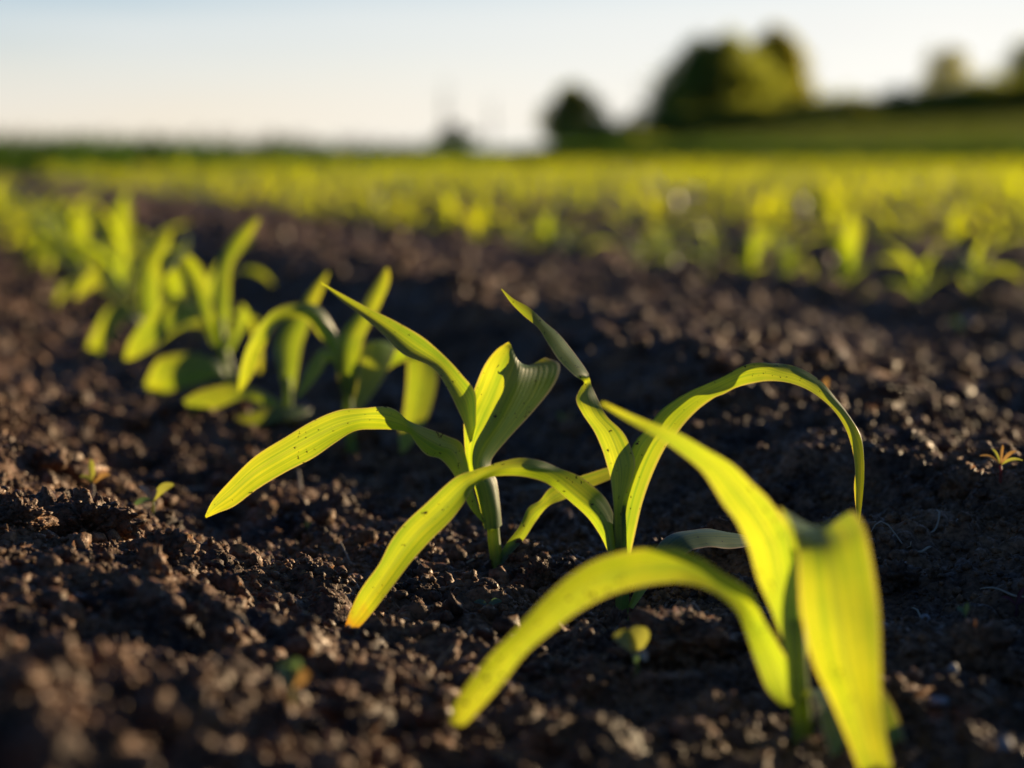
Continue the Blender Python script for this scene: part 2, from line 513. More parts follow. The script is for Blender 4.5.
def build_crumbs():
    tmpl = {1: [lump(2, 100 + i, .95) for i in range(14)], 2: [lump(3, 300 + i, .75) for i in range(14)], 3: [lump(4, 300 + i, .95) for i in range(14)], 0: [lump(1, 500 + i, .85) for i in range(14)]}
    VV, FF, base = [], [], 0

    def put(n, y0, y1, smax, r0, rmax, lod, power=.62):
        nonlocal base
        y = np.sqrt(RS.rand(n) * (y1 ** 2 - y0 ** 2) + y0 ** 2)
        s = (RS.rand(n) * 2 - 1) * smax
        x = s * y
        keep = RS.rand(n) < .35 + 1.3 * np.clip(gnoise(x * 9 + 3, y * 9 + 8) + .25, 0, 1)
        x, y = x[keep], y[keep]
        r = np.minimum(r0 * np.maximum(RS.rand(len(x)), 1e-4) ** -power, rmax)
        z = ground(x, y) + r * (RS.rand(len(x)) * .55 - .15)
        ids = RS.randint(0, 14, len(x))
        for t in range(14):
            V, F = tmpl[lod][t]
            k = np.where(ids == t)[0]
            if not len(k): continue
            th = RS.rand(len(k)) * 6.283; ct, st_ = np.cos(th), np.sin(th)
            tip = RS.randn(len(k)) * .5; cp, sq = np.cos(tip), np.sin(tip)
            vx = V[None, :, 0]; vy = V[None, :, 1] * cp[:, None] - V[None, :, 2] * sq[:, None]
            vz = V[None, :, 1] * sq[:, None] + V[None, :, 2] * cp[:, None]
            wx = vx * ct[:, None] - vy * st_[:, None]; wy = vx * st_[:, None] + vy * ct[:, None]
            P = np.stack([wx, wy, vz], -1) * r[k][:, None, None] + np.stack([x[k], y[k], z[k]], -1)[:, None, :]
            VV.append(P.reshape(-1, 3))
            FF.append((F[None] + (base + np.arange(len(k)) * len(V))[:, None, None]).reshape(-1, 3))
            base += len(k) * len(V)
    put(95000, .45, 1.35, .29, .00055, .0022, 0, .5)
    put(12000, .45, 1.35, .29, .0010, .0042, 1, .55)
    put(620, .5, 1.6, .30, .0026, .0080, 3, .55)
    put(70, .55, 1.7, .30, .0075, .013, 3, .4)
    put(26000, 1.3, 3.2, .28, .0012, .005, 0, .55)
    put(1700, 1.3, 3.5, .28, .0032, .008, 1, .5)
    put(7000, 3.2, 9.0, .28, .005, .02, 0, .5)
    for V, F in CLOD_DRESS:
        VV.append(V); FF.append(F + base); base += len(V)
    me = np_mesh('soil_crumbs', np.concatenate(VV), np.concatenate(FF))
    o = link('soil_crumbs', me, M_CLOD)
    tag(o, 'loose dark soil crumbs strewn over the tilled ground', 'soil', kind='stuff')
build_crumbs()


# ------------------------------------------------------------------ maize plants traced from the photograph
def ctrl_pts(st, Y0, origin):
    out = []
    for s in st:
        out.append([at(x, y, Y0 + d / 100.0) - origin for (x, y, d) in s])
    return np.array(out)


def pair(a, d0, d1=None):
    """((ax,ay,bx,by), depth a cm, depth b cm)"""
    if d1 is None: d1 = d0
    return [(a[0], a[1], d0), (a[2], a[3], d1)]


def traced_plant(base_px, Y, stem_px, stem_r, leaves, label, group='maize plants in the nearest row', nr=6):
    b = at(base_px[0], base_px[1], Y)
    root = empty('maize_plant', b, label, 'maize plant', group)
    P = [at(x, y, Y + d / 100) - b for (x, y, d) in stem_px]
    P = [P[0] + np.array((0, 0, -.02))] + P
    path = catmull(P, 5)
    t = np.linspace(0, 1, len(path))
    link('stem', tube_mesh('stem', path, stem_r * (1.0 - .25 * t), 14), M_STEM, root)
    for lf in leaves:
        st, opt = lf if isinstance(lf, tuple) else (lf, {})
        G = leaf_from_ctrl(ctrl_pts(st, Y, b), opt.get('fold', .12), nr, cockle=opt.get('cockle', 1.0))
        o = link('leaf', grid_mesh('leaf', G), opt.get('mat', M_LEAF), root)
        if 'label' in opt: o['label'] = opt['label']
    return root


# --- the central plant
L = []
L.append(([pair((476, 440, 470, 444), 0, 0), pair((476, 415, 464, 424), .2, -.1), pair((475, 392, 457, 408), .5, .0),
           pair((462, 375, 447, 388), .9, .3), pair((445, 356, 432, 368), 1.3, .6), pair((422, 337, 402, 353), 1.8, 1.0),
           pair((397, 322, 380, 332), 2.2, 1.5), pair((367, 307, 360, 315), 2.5, 2.0), pair((342, 294, 340, 300), 2.8, 2.5),
           pair((321, 282, 321, 284), 3, 3)], dict(fold=-.16)))
L.append(([pair((486, 524, 482, 522), -.25, -.2), pair((478, 505, 470, 508), -.5, -.4), pair((472, 485, 462, 492), -.5, -.4),
           pair((467, 460, 452, 472), -.3, -.6), pair((461, 443, 440, 459), -.1, -.9), pair((447, 436, 427, 455), -.6, -1.4),
           pair((424, 427, 417, 445), -1.6, -1.9), pair((408, 420, 409, 434), -2.2, -2.0), pair((399, 412, 395, 430), -2.3, -1.9),
           pair((386, 407, 375, 429), -2.2, -1.9), pair((365, 408, 355, 431), -2.0, -2.0), pair((340, 410, 335, 443), -1.9, -2.1),
           pair((312, 421, 312, 459), -1.8, -2.2), pair((285, 437, 285, 473), -1.8, -2.2), pair((256, 456, 257, 489), -1.8, -2.2),
           pair((231, 480, 234, 506), -1.9, -2.2), pair((213, 500, 218, 513), -2, -2.2), pair((205, 516, 206, 518), -2.1, -2.1)], dict(fold=.15)))
W5 = [  # the rolled central leaf, left wing, fold and right wing
    [(484, 528, .1), (485, 529, -.25), (491, 530, -.42), (498, 528, -.25), (502, 525, .1)],
    [(480, 508, .1), (482, 509, -.3), (488, 510, -.45), (496, 508, -.3), (500, 504, .1)],
    [(474, 486, .1), (477, 487, -.3), (483, 487, -.48), (491, 486, -.3), (497, 482, .1)],
    [(467, 464, .2), (470, 466, -.3), (475, 468, -.5), (483, 466, -.3), (491, 462, .2)],
    [(464, 436, .5), (470, 440, 0), (478, 448, -.4), (492, 447, .15), (507, 440, .9)],
    [(465, 412, .7), (476, 415, .3), (492, 425, -.1), (512, 418, .7), (533, 412, 1.7)],
    [(474, 390, .9), (486, 393, .5), (503, 402, .1), (525, 397, 1.0), (550, 391, 2.15)],
    [(484, 366, 1.0), (497, 366, .6), (512, 382, .3), (532, 380, 1.2), (559, 375, 2.3)],
    [(496, 350, 1.1), (506, 350, .8), (517, 368, .6), (534, 368, 1.45), (559, 363, 2.4)],
    [(508, 342, 1.1), (511, 345, 1.0), (518, 360, .9), (529, 365, 1.6), (545, 357, 2.3)]]
L.append((W5, dict(cockle=.15)))
L.append(([pair((498, 563, 503, 564), -.2, -.2), pair((503, 548, 512, 553), -.2, -.1), pair((519, 527, 525, 538), .1, .1),
           pair((528, 508, 536, 521), .4, .4), pair((540, 500, 549, 506), .8, .6), pair((552, 487, 565, 499), 1.0, 1.0),
           pair((580, 476, 590, 488), 1.6, 1.4), pair((610, 467, 613, 478), 2.2, 2.0), pair((633, 463, 634, 466), 2.7, 2.7)],
          dict(fold=.14, mat=M_LEAF_WORN, label='twisted lower leaf with orange browned margin')))
traced_plant((497, 563), .95, [(497, 566, 0), (494, 540, 0), (492, 510, 0), (488, 485, 0), (485, 470, .1)], .0028, L,
             'sharply focused young maize plant in the middle with a broad rolled central leaf', nr=8)

# --- the plant right of it
L = []
L.append(([[(617, 552, 0), (612, 553, -.3), (609, 554, -.2)], [(615, 520, .1), (606, 529, -.3), (600, 535, -.2)],
           [(607, 500, 0), (594, 511, -.5), (588, 518, -.3)], [(595, 487, -.5), (577, 496, -.95), (570, 502, -.75)],
           [(579, 476, -1.0), (560, 482, -1.5), (555, 489, -1.3)], [(561, 469, -1.55), (547, 473, -2.0), (542, 481, -1.9)],
           [(542, 461, -2.0), (532, 468, -2.5), (520, 476, -2.5)], [(520, 458, -2.4), (510, 467, -2.8), (497, 476, -2.8)],
           [(496, 463, -2.8), (490, 472, -3.1), (482, 481, -3.0)], [(474, 470, -3.0), (473, 480, -3.3), (472, 490, -3.2)],
           [(455, 478, -3.2), (460, 491, -3.5), (463, 504, -3.4)], [(428, 502, -3.4), (440, 512, -3.7), (449, 522, -3.6)],
           [(406, 522, -3.5), (418, 532, -3.9), (430, 541, -3.8)], [(391, 541, -3.7), (402, 552, -4.0), (411, 562, -3.9)],
           [(379, 564, -3.9), (386, 575, -4.1), (393, 586, -4.0)], [(362, 588, -4.0), (369, 599, -4.2), (375, 609, -4.2)],
           [(350, 612, -4.1), (354, 620, -4.2), (359, 627, -4.2)], [(343, 633, -4.2), (344, 634, -4.2), (346, 634, -4.2)]],
          dict(mat=M_LEAF_WORN, label='long drooping leaf with orange tip')))
L.append(([pair((616, 552, 622, 552), -.2, -.2), pair((614, 512, 622, 507), -.5, -.5), pair((611, 482, 632, 478), -.45, -.45), pair((606, 462, 635, 462), -.35, -.4),
           pair((601, 446, 630, 446), -.2, -.2), pair((594, 431, 622, 431), -.1, -.05), pair((583, 415, 607, 416), .1, .15),
           pair((576, 400, 598, 399), 0, .6), pair((580, 389, 592, 386), .3, .6), pair((584, 382, 590, 379), .6, .6),
           pair((574, 375, 587, 371), .1, .8), pair((559, 361, 574, 352), .1, 1.0), pair((548, 344, 560, 335), .3, 1.1),
           pair((538, 328, 545, 322), .7, 1.2), pair((524, 316, 530, 308), 1.1, 1.4), pair((511, 303, 514, 299), 1.4, 1.5),
           pair((501, 289, 502, 289), 1.6, 1.6)], dict(fold=-.06)))
B2 = [[(620, 556, 0.17), (614, 556, 0.00), (630, 558, -0.11)], [(634, 525, 0.22), (613, 522, -0.06), (636, 530, -0.17)], [(640, 499, 0.33), (616, 497, -0.06), (643, 501, -0.11)],
      [(650, 467, 0.44), (625, 465, 0.00), (654, 471, 0.06)], [(660, 443, 0.50), (634, 443, 0.06), (666, 447, 0.22)], [(668, 430, 0.61), (646, 429, 0.17), (676, 435, 0.39)],
      [(677, 416, 0.72), (659, 412, 0.28), (686, 422, 0.55)], [(690, 403, 0.83), (673, 401, 0.44), (699, 409, 0.66)], [(705, 393, 0.99), (690, 391, 0.61), (714, 398, 0.77)],
      [(722, 391, 1.16), (706, 384, 0.77), (724, 394, 0.88)], [(742, 384, 1.32), (724, 376, 0.94), (736, 388, 0.99)], [(754, 370, 1.49), (743, 366, 1.10), (751, 384, 1.04)],
      [(770, 364, 1.65), (762, 364, 1.26), (768, 381, 1.16)], [(789, 365, 1.81), (782, 370, 1.43), (786, 382, 1.32)], [(806, 371, 1.93), (802, 376, 1.59), (804, 388, 1.49)],
      [(822, 382, 1.98), (820, 388, 1.76), (820, 398, 1.65)], [(835, 397, 2.04), (836, 402, 1.87), (834, 411, 1.76)], [(848, 414, 2.09), (851, 420, 1.98), (845, 428, 1.87)],
      [(857, 434, 2.15), (861, 438, 2.04), (852, 449, 1.93)], [(860, 457, 2.20), (864, 459, 2.09), (855, 470, 1.98)], [(860, 481, 2.20), (864, 481, 2.09), (854, 488, 2.04)],
      [(859, 504, 2.20), (862, 504, 2.15), (856, 511, 2.09)], [(858, 527, 2.20), (859, 528, 2.20), (858, 528, 2.20)]]
L.append((B2, dict(label='long leaf arching over to the right')))
L.append(([pair((628, 607, 633, 609), 0, -.1), pair((634, 592, 643, 595), .2, 0), pair((642, 572, 655, 579), .5, .2), pair((652, 554, 672, 564), .9, .3),
           pair((665, 538, 690, 551), 1.7, .7), pair((682, 531, 704, 548), 2.6, 1.3), pair((702, 529, 722, 548), 3.5, 2.0),
           pair((722, 531, 740, 548), 4.3, 2.8), pair((742, 535, 754, 546), 4.8, 3.7), pair((768, 545, 770, 548), 5, 4.9)], dict(fold=-.12)))
traced_plant((623, 602), .862, [(622, 606, 0), (623, 585, 0), (622, 560, 0), (622, 530, 0), (624, 505, .1)], .0026, L,
             'young maize plant right of the middle with one long leaf arching over to the right', nr=7)

# --- the blurred plant in front
L = []
L.append(([pair((782, 706, 798, 702), .2, .3), pair((766, 688, 793, 672), .8, .6), pair((754, 657, 779, 645), 1.1, .8), pair((746, 634, 763, 618), 1.0, .8),
           pair((737, 613, 750, 591), .75, .7), pair((721, 597, 722, 573), .5, .5), pair((702, 587, 698, 557), .3, .3),
           pair((680, 583, 675, 548), .1, .1), pair((655, 584, 649, 548), -.05, -.05), pair((630, 589, 617, 553), -.2, -.2),
           pair((605, 597, 592, 562), -.3, -.3), pair((577, 612, 565, 580), -.4, -.4), pair((549, 634, 538, 605), -.5, -.5),
           pair((524, 656, 511, 634), -.6, -.6), pair((502, 684, 488, 658), -.7, -.6), pair((480, 709, 468, 683), -.8, -.7),
           pair((464, 725, 454, 705), -.9, -.8), pair((452, 724, 450, 718), -.9, -.9)], dict(fold=.13)))
L.append(([pair((788, 700, 802, 700), .1, 0), pair((785, 652, 800, 648), .5, .2), pair((772, 612, 798, 610), 1.0, .5), pair((757, 578, 800, 577), 1.5, .7),
           pair((748, 548, 798, 547), 1.9, .9), pair((737, 524, 787, 525), 2.3, 1.3), pair((724, 505, 771, 503), 2.7, 1.8),
           pair((712, 486, 754, 485), 3.1, 2.3), pair((697, 467, 735, 466), 3.5, 2.8), pair((672, 447, 708, 450), 4.1, 3.4),
           pair((648, 432, 680, 434), 4.6, 4.1), pair((622, 418, 645, 420), 5.2, 4.9), pair((600, 404, 604, 402), 5.6, 5.6)], dict(fold=.03)))
C3 = [[(792, 700, .1), (798, 700, .3), (806, 698, .1)], [(793, 640, .9), (800, 640, 1.0), (810, 640, .9)], [(793, 585, 1.2), (810, 590, 1.3), (834, 585, 1.2)],
      [(788, 535, .5), (815, 548, .7), (855, 535, .4)], [(779, 509, -.2), (815, 527, -.1), (851, 511, -.4)], [(789, 520, -1.2), (823, 535, -1.2), (862, 522, -1.4)],
      [(797, 546, -2.3), (830, 556, -2.4), (870, 550, -2.4)], [(800, 606, -3.0), (838, 610, -3.2), (879, 604, -3.0)], [(812, 660, -3.3), (846, 660, -3.5), (881, 660, -3.4)],
      [(831, 702, -3.4), (857, 704, -3.6), (882, 708, -3.5)], [(848, 742, -3.8), (868, 745, -3.9), (888, 748, -3.9)], [(862, 778, -4.1), (878, 780, -4.2), (895, 778, -4.2)],
      [(884, 815, -4.4), (890, 818, -4.5), (900, 815, -4.5)]]
L.append((C3, dict(label='broad leaf folding over towards the viewer')))
L.append(([pair((798, 706, 808, 694), -.1, .2), pair((808, 690, 850, 680), -.9, .4), pair((815, 706, 884, 690), -1.9, -.4), pair((826, 742, 902, 728), -2.4, -.9),
           pair((842, 782, 910, 770), -2.8, -1.6), pair((872, 815, 906, 810), -3.2, -2.7), pair((893, 832, 897, 832), -3.3, -3.3)], dict(fold=-.05)))
traced_plant((802, 735), .667, [(803, 738, 0), (802, 715, 0), (800, 690, 0), (798, 650, .2), (797, 620, .5)], .0030, L,
             'large blurred maize plant nearest the viewer at lower right', nr=7)

# --- the next plants back along the same row
L = []
L.append(([pair((345, 402, 352, 404), 0, .1), pair((338, 372, 358, 372), -.2, .3), pair((336, 345, 362, 345), -.2, .6), pair((345, 328, 370, 325), .2, .9),
           pair((355, 316, 378, 310), .6, 1.2), pair((364, 302, 386, 292), 1.1, 1.6), pair((374, 284, 390, 278), 1.6, 2), pair((386, 268, 388, 268), 2.2, 2.2)], dict(fold=.12)))
L.append(([pair((347, 390, 342, 392), 0, 0), pair((340, 348, 331, 352), 0, -.5), pair((335, 330, 318, 335), -.2, -.9), pair((321, 308, 306, 320), -.6, -1.3),
           pair((302, 303, 289, 318), -1.2, -1.8), pair((280, 307, 274, 328), -1.7, -2.4), pair((264, 319, 266, 345), -2.1, -2.9), pair((248, 345, 256, 368), -2.5, -3.1),
           pair((240, 371, 248, 382), -2.8, -3.2), pair((238, 391, 240, 392), -3, -3)], dict(fold=.2)))
L.append(([pair((349, 395, 357, 393), 0, .2), pair((357, 362, 374, 358), .4, .8), pair((364, 343, 396, 346), .3, 1.2), pair((361, 360, 391, 362), -.8, -.2),
           pair((357, 382, 380, 384), -1.6, -1.2), pair((354, 400, 367, 402), -2.2, -2), pair((356, 410, 359, 410), -2.5, -2.5)], dict(fold=.1)))
L.append(([pair((352, 402, 357, 404), .3, .3), pair((371, 370, 381, 377), 1.2, 1.0), pair((387, 355, 398, 363), 1.8, 1.4), pair((405, 349, 428, 357), 1.6, 1.6),
           pair((407, 374, 437, 374), .6, .9), pair((404, 408, 431, 408), -.2, .1), pair((399, 434, 419, 434), -.8, -.6), pair((400, 453, 404, 453), -1.2, -1.2)], dict(fold=.1)))
L.append(([pair((345, 392, 349, 398), -.2, -.2), pair((337, 360, 341, 370), -.6, -.4), pair((324, 348, 328, 361), -1, -.8), pair((311, 361, 322, 371), -1.6, -1.3),
           pair((303, 378, 312, 384), -2, -1.9), pair((296, 397, 299, 398), -2.4, -2.4)], dict(fold=.15)))
traced_plant((352, 452), 1.295, [(352, 455, 0), (350, 430, 0), (348, 400, 0), (349, 375, 0)], .0032, L,
             'slightly blurred maize plant directly behind the central one, with upright bright yellow leaf', nr=4)
L = []
L.append(([pair((284, 390, 294, 390), 0, .1), pair((278, 366, 298, 368), 0, .5), pair((275, 345, 302, 346), .2, 1), pair((286, 322, 310, 322), .7, 1.4),
           pair((300, 305, 318, 302), 1.3, 1.8), pair((313, 287, 325, 284), 1.8, 2.1), pair((327, 272, 329, 272), 2.4, 2.4)], dict(fold=.12)))
L.append(([pair((287, 412, 289, 416), 0, 0), pair((277, 400, 276, 411), -.4, -.6), pair((257, 389, 254, 401), -.9, -1.2), pair((238, 384, 240, 399), -1.3, -1.8),
           pair((212, 387, 216, 409), -1.8, -2.4), pair((190, 396, 197, 415), -2.3, -2.7), pair((177, 406, 181, 414), -2.7, -2.8), pair((173, 411, 174, 412), -2.9, -2.9)], dict(fold=.12)))
L.append(([pair((292, 420, 292, 422), -.3, -.3), pair((312, 411, 306, 416), -.5, -1.0), pair((296, 407, 294, 418), -1.2, -2), pair((276, 407, 274, 422), -1.8, -3),
           pair((254, 411, 254, 425), -2.4, -3.4), pair((234, 418, 236, 420), -3, -3.4)], dict(fold=.08)))
traced_plant((289, 423), 1.45, [(289, 425, 0), (288, 408, 0), (288, 392, 0), (287, 378, 0)], .0032, L,
             'blurred maize plant with a flat bluish leaf lying low over the soil', nr=4)
L = []
L.append(([pair((214, 335, 228, 335), 0, .2), pair((214, 300, 230, 298), 0, .6), pair((216, 272, 231, 270), .4, 1), pair((224, 250, 240, 252), .9, 1.4),
           pair((240, 230, 253, 233), 1.5, 1.8), pair((257, 217, 260, 219), 2.2, 2.2)], dict(fold=.12)))
L.append(([pair((212, 345, 220, 345), 0, 0), pair((192, 300, 210, 300), -.3, .3), pair((178, 268, 205, 275), -.2, .5), pair((168, 252, 190, 256), -.8, 0),
           pair((160, 262, 174, 268), -1.8, -1.4), pair((158, 280, 162, 281), -2.4, -2.4)], dict(fold=.12)))
L.append(([pair((216, 350, 220, 352), -.2, -.2), pair((197, 308, 204, 320), -.8, -1), pair((170, 297, 176, 328), -1.4, -2.2), pair((148, 315, 156, 345), -2, -2.9),
           pair((130, 340, 138, 357), -2.8, -3.2), pair((124, 359, 127, 360), -3.2, -3.2)], dict(fold=.14)))
L.append(([pair((232, 385, 233, 388), 0, 0), pair((222, 364, 220, 378), -.6, -1), pair((207, 356, 203, 383), -1.2, -1.9), pair((182, 353, 184, 388), -1.8, -2.6),
           pair((158, 360, 164, 393), -2.4, -2.9), pair((145, 383, 148, 391), -2.8, -2.9)], dict(fold=.12)))
L.append(([pair((224, 352, 230, 354), 0, .2), pair((238, 318, 246, 324), .5, .4), pair((242, 304, 252, 316), .8, .2), pair((250, 318, 258, 330), .2, -.4),
           pair((254, 350, 262, 352), -.6, -.8), pair((258, 372, 261, 372), -1, -1)], dict(fold=.12)))
traced_plant((232, 389), 1.655, [(232, 391, 0), (228, 365, 0), (222, 340, 0), (220, 318, .1)], .0033, L,
             'blurred maize plant with one tall upright leaf, left of the lying bluish leaf', nr=4)


L = []
L.append(([pair((150, 342, 155, 344), 0, 0), pair((128, 304, 137, 320), -1, -1.3), pair((108, 308, 121, 325), -1.8, -2.4), pair((92, 335, 105, 347), -2.6, -3),
           pair((83, 362, 92, 366), -3.1, -3.3), pair((80, 378, 82, 379), -3.4, -3.4)], dict(fold=.12)))
L.append(([pair((147, 338, 158, 338), 0, .2), pair((138, 300, 160, 298), 0, .5), pair((140, 270, 162, 268), .4, .9), pair((152, 250, 168, 248), .8, 1.2),
           pair((168, 232, 172, 232), 1.5, 1.5)], dict(fold=.12)))
L.append(([pair((148, 340, 153, 343), 0, 0), pair((126, 290, 132, 302), -.6, -.9), pair((104, 268, 106, 286), -1.2, -1.8), pair((84, 276, 90, 290), -1.8, -2.2),
           pair((74, 298, 78, 299), -2.4, -2.4)], dict(fold=.12)))
L.append(([pair((156, 342, 159, 342), 0, 0), pair((176, 318, 180, 328), .5, .2), pair((196, 312, 196, 326), .8, .2), pair((212, 328, 213, 330), .4, .3)], dict(fold=.12)))
traced_plant((153, 352), 2.02, [(153, 354, 0), (152, 342, 0), (151, 330, 0), (151, 318, .1)], .0033, L,
             'blurred maize plant with a narrow leaf drooping to the left, behind the tall upright one', nr=4)


# ------------------------------------------------------------------ generic young maize plants
def gen_leaf(rs, az, L, W, el0, droop, z0, twist):
    n = 9
    t = np.linspace(0, 1, n)
    el = el0 - droop * t ** 1.35
    h = np.cumsum(np.concatenate([[0], np.cos(el[:-1])])) * L / (n - 1)
    z = np.cumsum(np.concatenate([[0], np.sin(el[:-1])])) * L / (n - 1)
    bend = (rs.rand() - .5) * .9 * t ** 2
    d = np.stack([np.cos(az + bend), np.sin(az + bend)], 1)
    P = np.stack([h * d[:, 0], h * d[:, 1], z0 + z], 1)
    P[:, 2] = np.maximum(P[:, 2], .006)
    tang = np.gradient(P, axis=0); tang /= np.linalg.norm(tang, axis=1, keepdims=True)
    side = np.stack([-d[:, 1], d[:, 0], 0 * t], 1)
    side -= tang * np.sum(side * tang, 1, keepdims=True); side /= np.linalg.norm(side, axis=1, keepdims=True)
    nrm = np.cross(tang, side)
    a = twist * t
    sd = side * np.cos(a)[:, None] + nrm * np.sin(a)[:, None]
    w = W * np.interp(t, [0, .12, .35, .65, .87, 1], [.45, .72, 1, .78, .36, .02])[:, None] / 2
    return np.stack([P - sd * w, P + sd * w], 1)


def gen_plant_parts(seed, size=1.0):
    rs = np.random.RandomState(seed)
    az0 = rs.rand() * math.pi
    sh = .035 * size
    leaves = []
    nl = rs.randint(4, 7)
    for i in range(nl):
        az = az0 + (i % 2) * math.pi + (rs.rand() - .5) * 1.1
        f = i / (nl - 1)
        Lf = (.075 + .06 * math.sin(math.pi * min(1, f * .8 + .15))) * size * (.85 + .3 * rs.rand())
        Wd = (.0095 + .008 * math.sin(math.pi * (f * .7 + .2))) * size
        el0 = rad(30 + 45 * f + rs.rand() * 12)
        droop = rad(125 - 85 * f + rs.rand() * 35)
        leaves.append(gen_leaf(rs, az, Lf, Wd, el0, droop, sh * (.35 + .65 * f), (rs.rand() - .5) * 2.0))
    return sh, leaves


def make_detailed(seed):
    sh, leaves = gen_plant_parts(seed)
    root = empty('maize_plant', (0, 0, 0), 'maize', 'maize plant')
    path = np.array([(0, 0, -.02), (0, 0, .0), (.0005, 0, sh * .5), (.001, 0.001, sh * 1.15)])
    link('stem', tube_mesh('stem', path, [.0030, .0030, .0027, .0021], 10), M_STEM, root)
    for C in leaves:
        link('leaf', grid_mesh('leaf', leaf_from_ctrl(C, .14, 2, 2)), M_LEAF, root)
    return root


def quad_leaf(C, k=(0, 2, 4, 6, 8)):
    """coarse folded blade: 3 columns, few rows"""
    C = C[list(k)]
    m = C.mean(1); m[:, 2] -= .12 * np.linalg.norm(C[:, 1] - C[:, 0], axis=1)
    G = np.stack([C[:, 0], m, C[:, 1]], 1)
    r, c = G.shape[:2]
    idx = np.arange(r * c).reshape(r, c)
    F = np.stack([idx[:-1, :-1], idx[:-1, 1:], idx[1:, 1:], idx[1:, :-1]], -1).reshape(-1, 4)
    return G.reshape(-1, 3), F


def coarse_plant(seed, k):
    sh, leaves = gen_plant_parts(seed)
    VV, FF, b = [], [], 0
    for C in leaves:
        V, F = quad_leaf(C, k); VV.append(V); FF.append(F + b); b += len(V)
    V, F = tube_verts(np.array([(0, 0, -.02), (0, 0, sh * .5), (0, 0, sh)]), [.003, .0027, .002], 5)
    VV.append(V); FF.append(F + b)
    return np.concatenate(VV), np.concatenate(FF)


def field_end(x):
    return np.clip(32 + np.minimum(0, x) * 4.5, 9, 32)


spots = []          # (distance, x, y, row)
for r in range(-4, 90):
    c = ROW_C + ROW_GAP * r + (.09 if r > 0 else 0)
    y = 2.15 if r == 0 else 1.0 if r == 1 else .3 + RS.rand() * .2
    while y < 32:
        x = c - ROW_SLOPE * y
        if y < field_end(x) and abs(x) < .34 * y + .5 and (r != 0 or y >= 2.15) and y > 1.0:
            dens = 1.0
            if r >= 2 or RS.rand() < .93:
                spots.append((y, x + RS.randn() * .012, y, r))
        if r == 1 and y < 2.9:
            y += .19
        else:
            y += (.125 if r == 0 else .165 if r == 1 else .115) * (1 + .22 * RS.randn()) if y < 30 else .2
        
def inview(x, y):
    return abs(x) < .207 * y
spots.sort()
iv = [s for s in spots if inview(s[1], s[2])]
indiv = iv[:285]
rest = [s for s in spots if s not in set(indiv)]

detailed = [make_detailed(900 + i) for i in range(9)]
used = [False] * len(detailed)
coarse_me = []
for i in range(10):
    V, F = coarse_plant(700 + i, (0, 1, 2, 3, 4, 5, 6, 7, 8))
    me = np_mesh('maize_plant', V, F); me.materials.append(M_FIELD)
    coarse_me.append(me)
ROWNAME = {0: ('nearest row', 'blurred young maize plant far back in the nearest row at the left edge'),
           1: ('second row', 'blurred young maize plant in the second row, right behind the bare soil strip'),
           2: ('third row', 'blurred young maize plant in the third row from the viewer'),
           3: ('fourth row', 'very blurred small maize plant in the fourth row'),
           4: ('fifth row', 'very blurred small maize plant in the fifth row')}
ORD = ['first', 'second', 'third', 'fourth', 'fifth', 'sixth', 'seventh', 'eighth', 'ninth', 'tenth']
cnt = {}
for (d, x, y, r) in indiv:
    nm, lab = ROWNAME.get(r, ('far rows', 'tiny blurred maize plant in the rows further back'))
    k = cnt.get(r, 0); cnt[r] = k + 1
    g = 'maize plants in the ' + nm
    if r == 0 and k < 6:
        lab = ORD[k] + ' blurred maize plant behind the one with the narrow drooping leaf, nearest row'
    elif r == 1 and k < 8:
        lab = ORD[k] + ' blurred maize plant of the second row counted from the right edge'
    z = gz(x, y)
    if y < 4.2:
        i = (k * 4 + r * 3) % len(detailed)
        o = detailed[i] if not used[i] else copy_tree(detailed[i])
        used[i] = True
    else:
        o = link('maize_plant', coarse_me[RS.randint(len(coarse_me))])
    tag(o, lab, 'maize plant', g)
    o.location = (x, y, z - .002)
    o.rotation_euler = ((RS.rand() - .5) * .12, (RS.rand() - .5) * .12, RS.rand() * 6.283)
    s = .88 + .32 * RS.rand()
    s *= .90 if r == 0 else .72 if r == 1 else .78
    o.scale = (s, s, s) if r == 0 else (s * 1.16, s * 1.16, s * (.84 + .30 * RS.rand()))
for i, u in enumerate(used):
    if not u:
        for ch in list(detailed[i].children): bpy.data.objects.remove(ch)
        bpy.data.objects.remove(detailed[i])


def build_far_rows():
    VV, FF, base = [], [], 0
    near = [coarse_plant(700 + i, (0, 2, 4, 6, 8)) for i in range(8)]
    far = [coarse_plant(720 + i, (0, 4, 8)) for i in range(8)]
    for lo, hi, T in ((0, 16, near), (16, 999, far)):
        S = [s for s in rest if lo <= s[2] < hi]
        if not S: continue
        X = np.array([s[1] for s in S]); Y = np.array([s[2] for s in S]); Z = ground(X, Y)
        ids = RS.randint(0, 8, len(S))
        for t in range(8):
            k = np.where(ids == t)[0]
            if not len(k): continue
            V, F = T[t]
            th = RS.rand(len(k)) * 6.283; sc = .84 + .34 * RS.rand(len(k)); zs = .66 + .40 * RS.rand(len(k))
            ct, sn = np.cos(th), np.sin(th)
            P = np.stack([V[None, :, 0] * ct[:, None] - V[None, :, 1] * sn[:, None], V[None, :, 0] * sn[:, None] + V[None, :, 1] * ct[:, None],
                          V[None, :, 2] * zs[:, None]], -1) * sc[:, None, None]
            P += np.stack([X[k], Y[k], Z[k]], -1)[:, None, :]
            VV.append(P.reshape(-1, 3)); FF.append((F[None] + (base + np.arange(len(k)) * len(V))[:, None, None]).reshape(-1, 4))
            base += len(k) * len(V)
    o = link('maize_rows', np_mesh('maize_rows', np.concatenate(VV), np.concatenate(FF)), M_FIELD)
    tag(o, 'rows of tiny blurred yellow green maize plants filling the field to the horizon', 'maize field', kind='stuff')
build_far_rows()


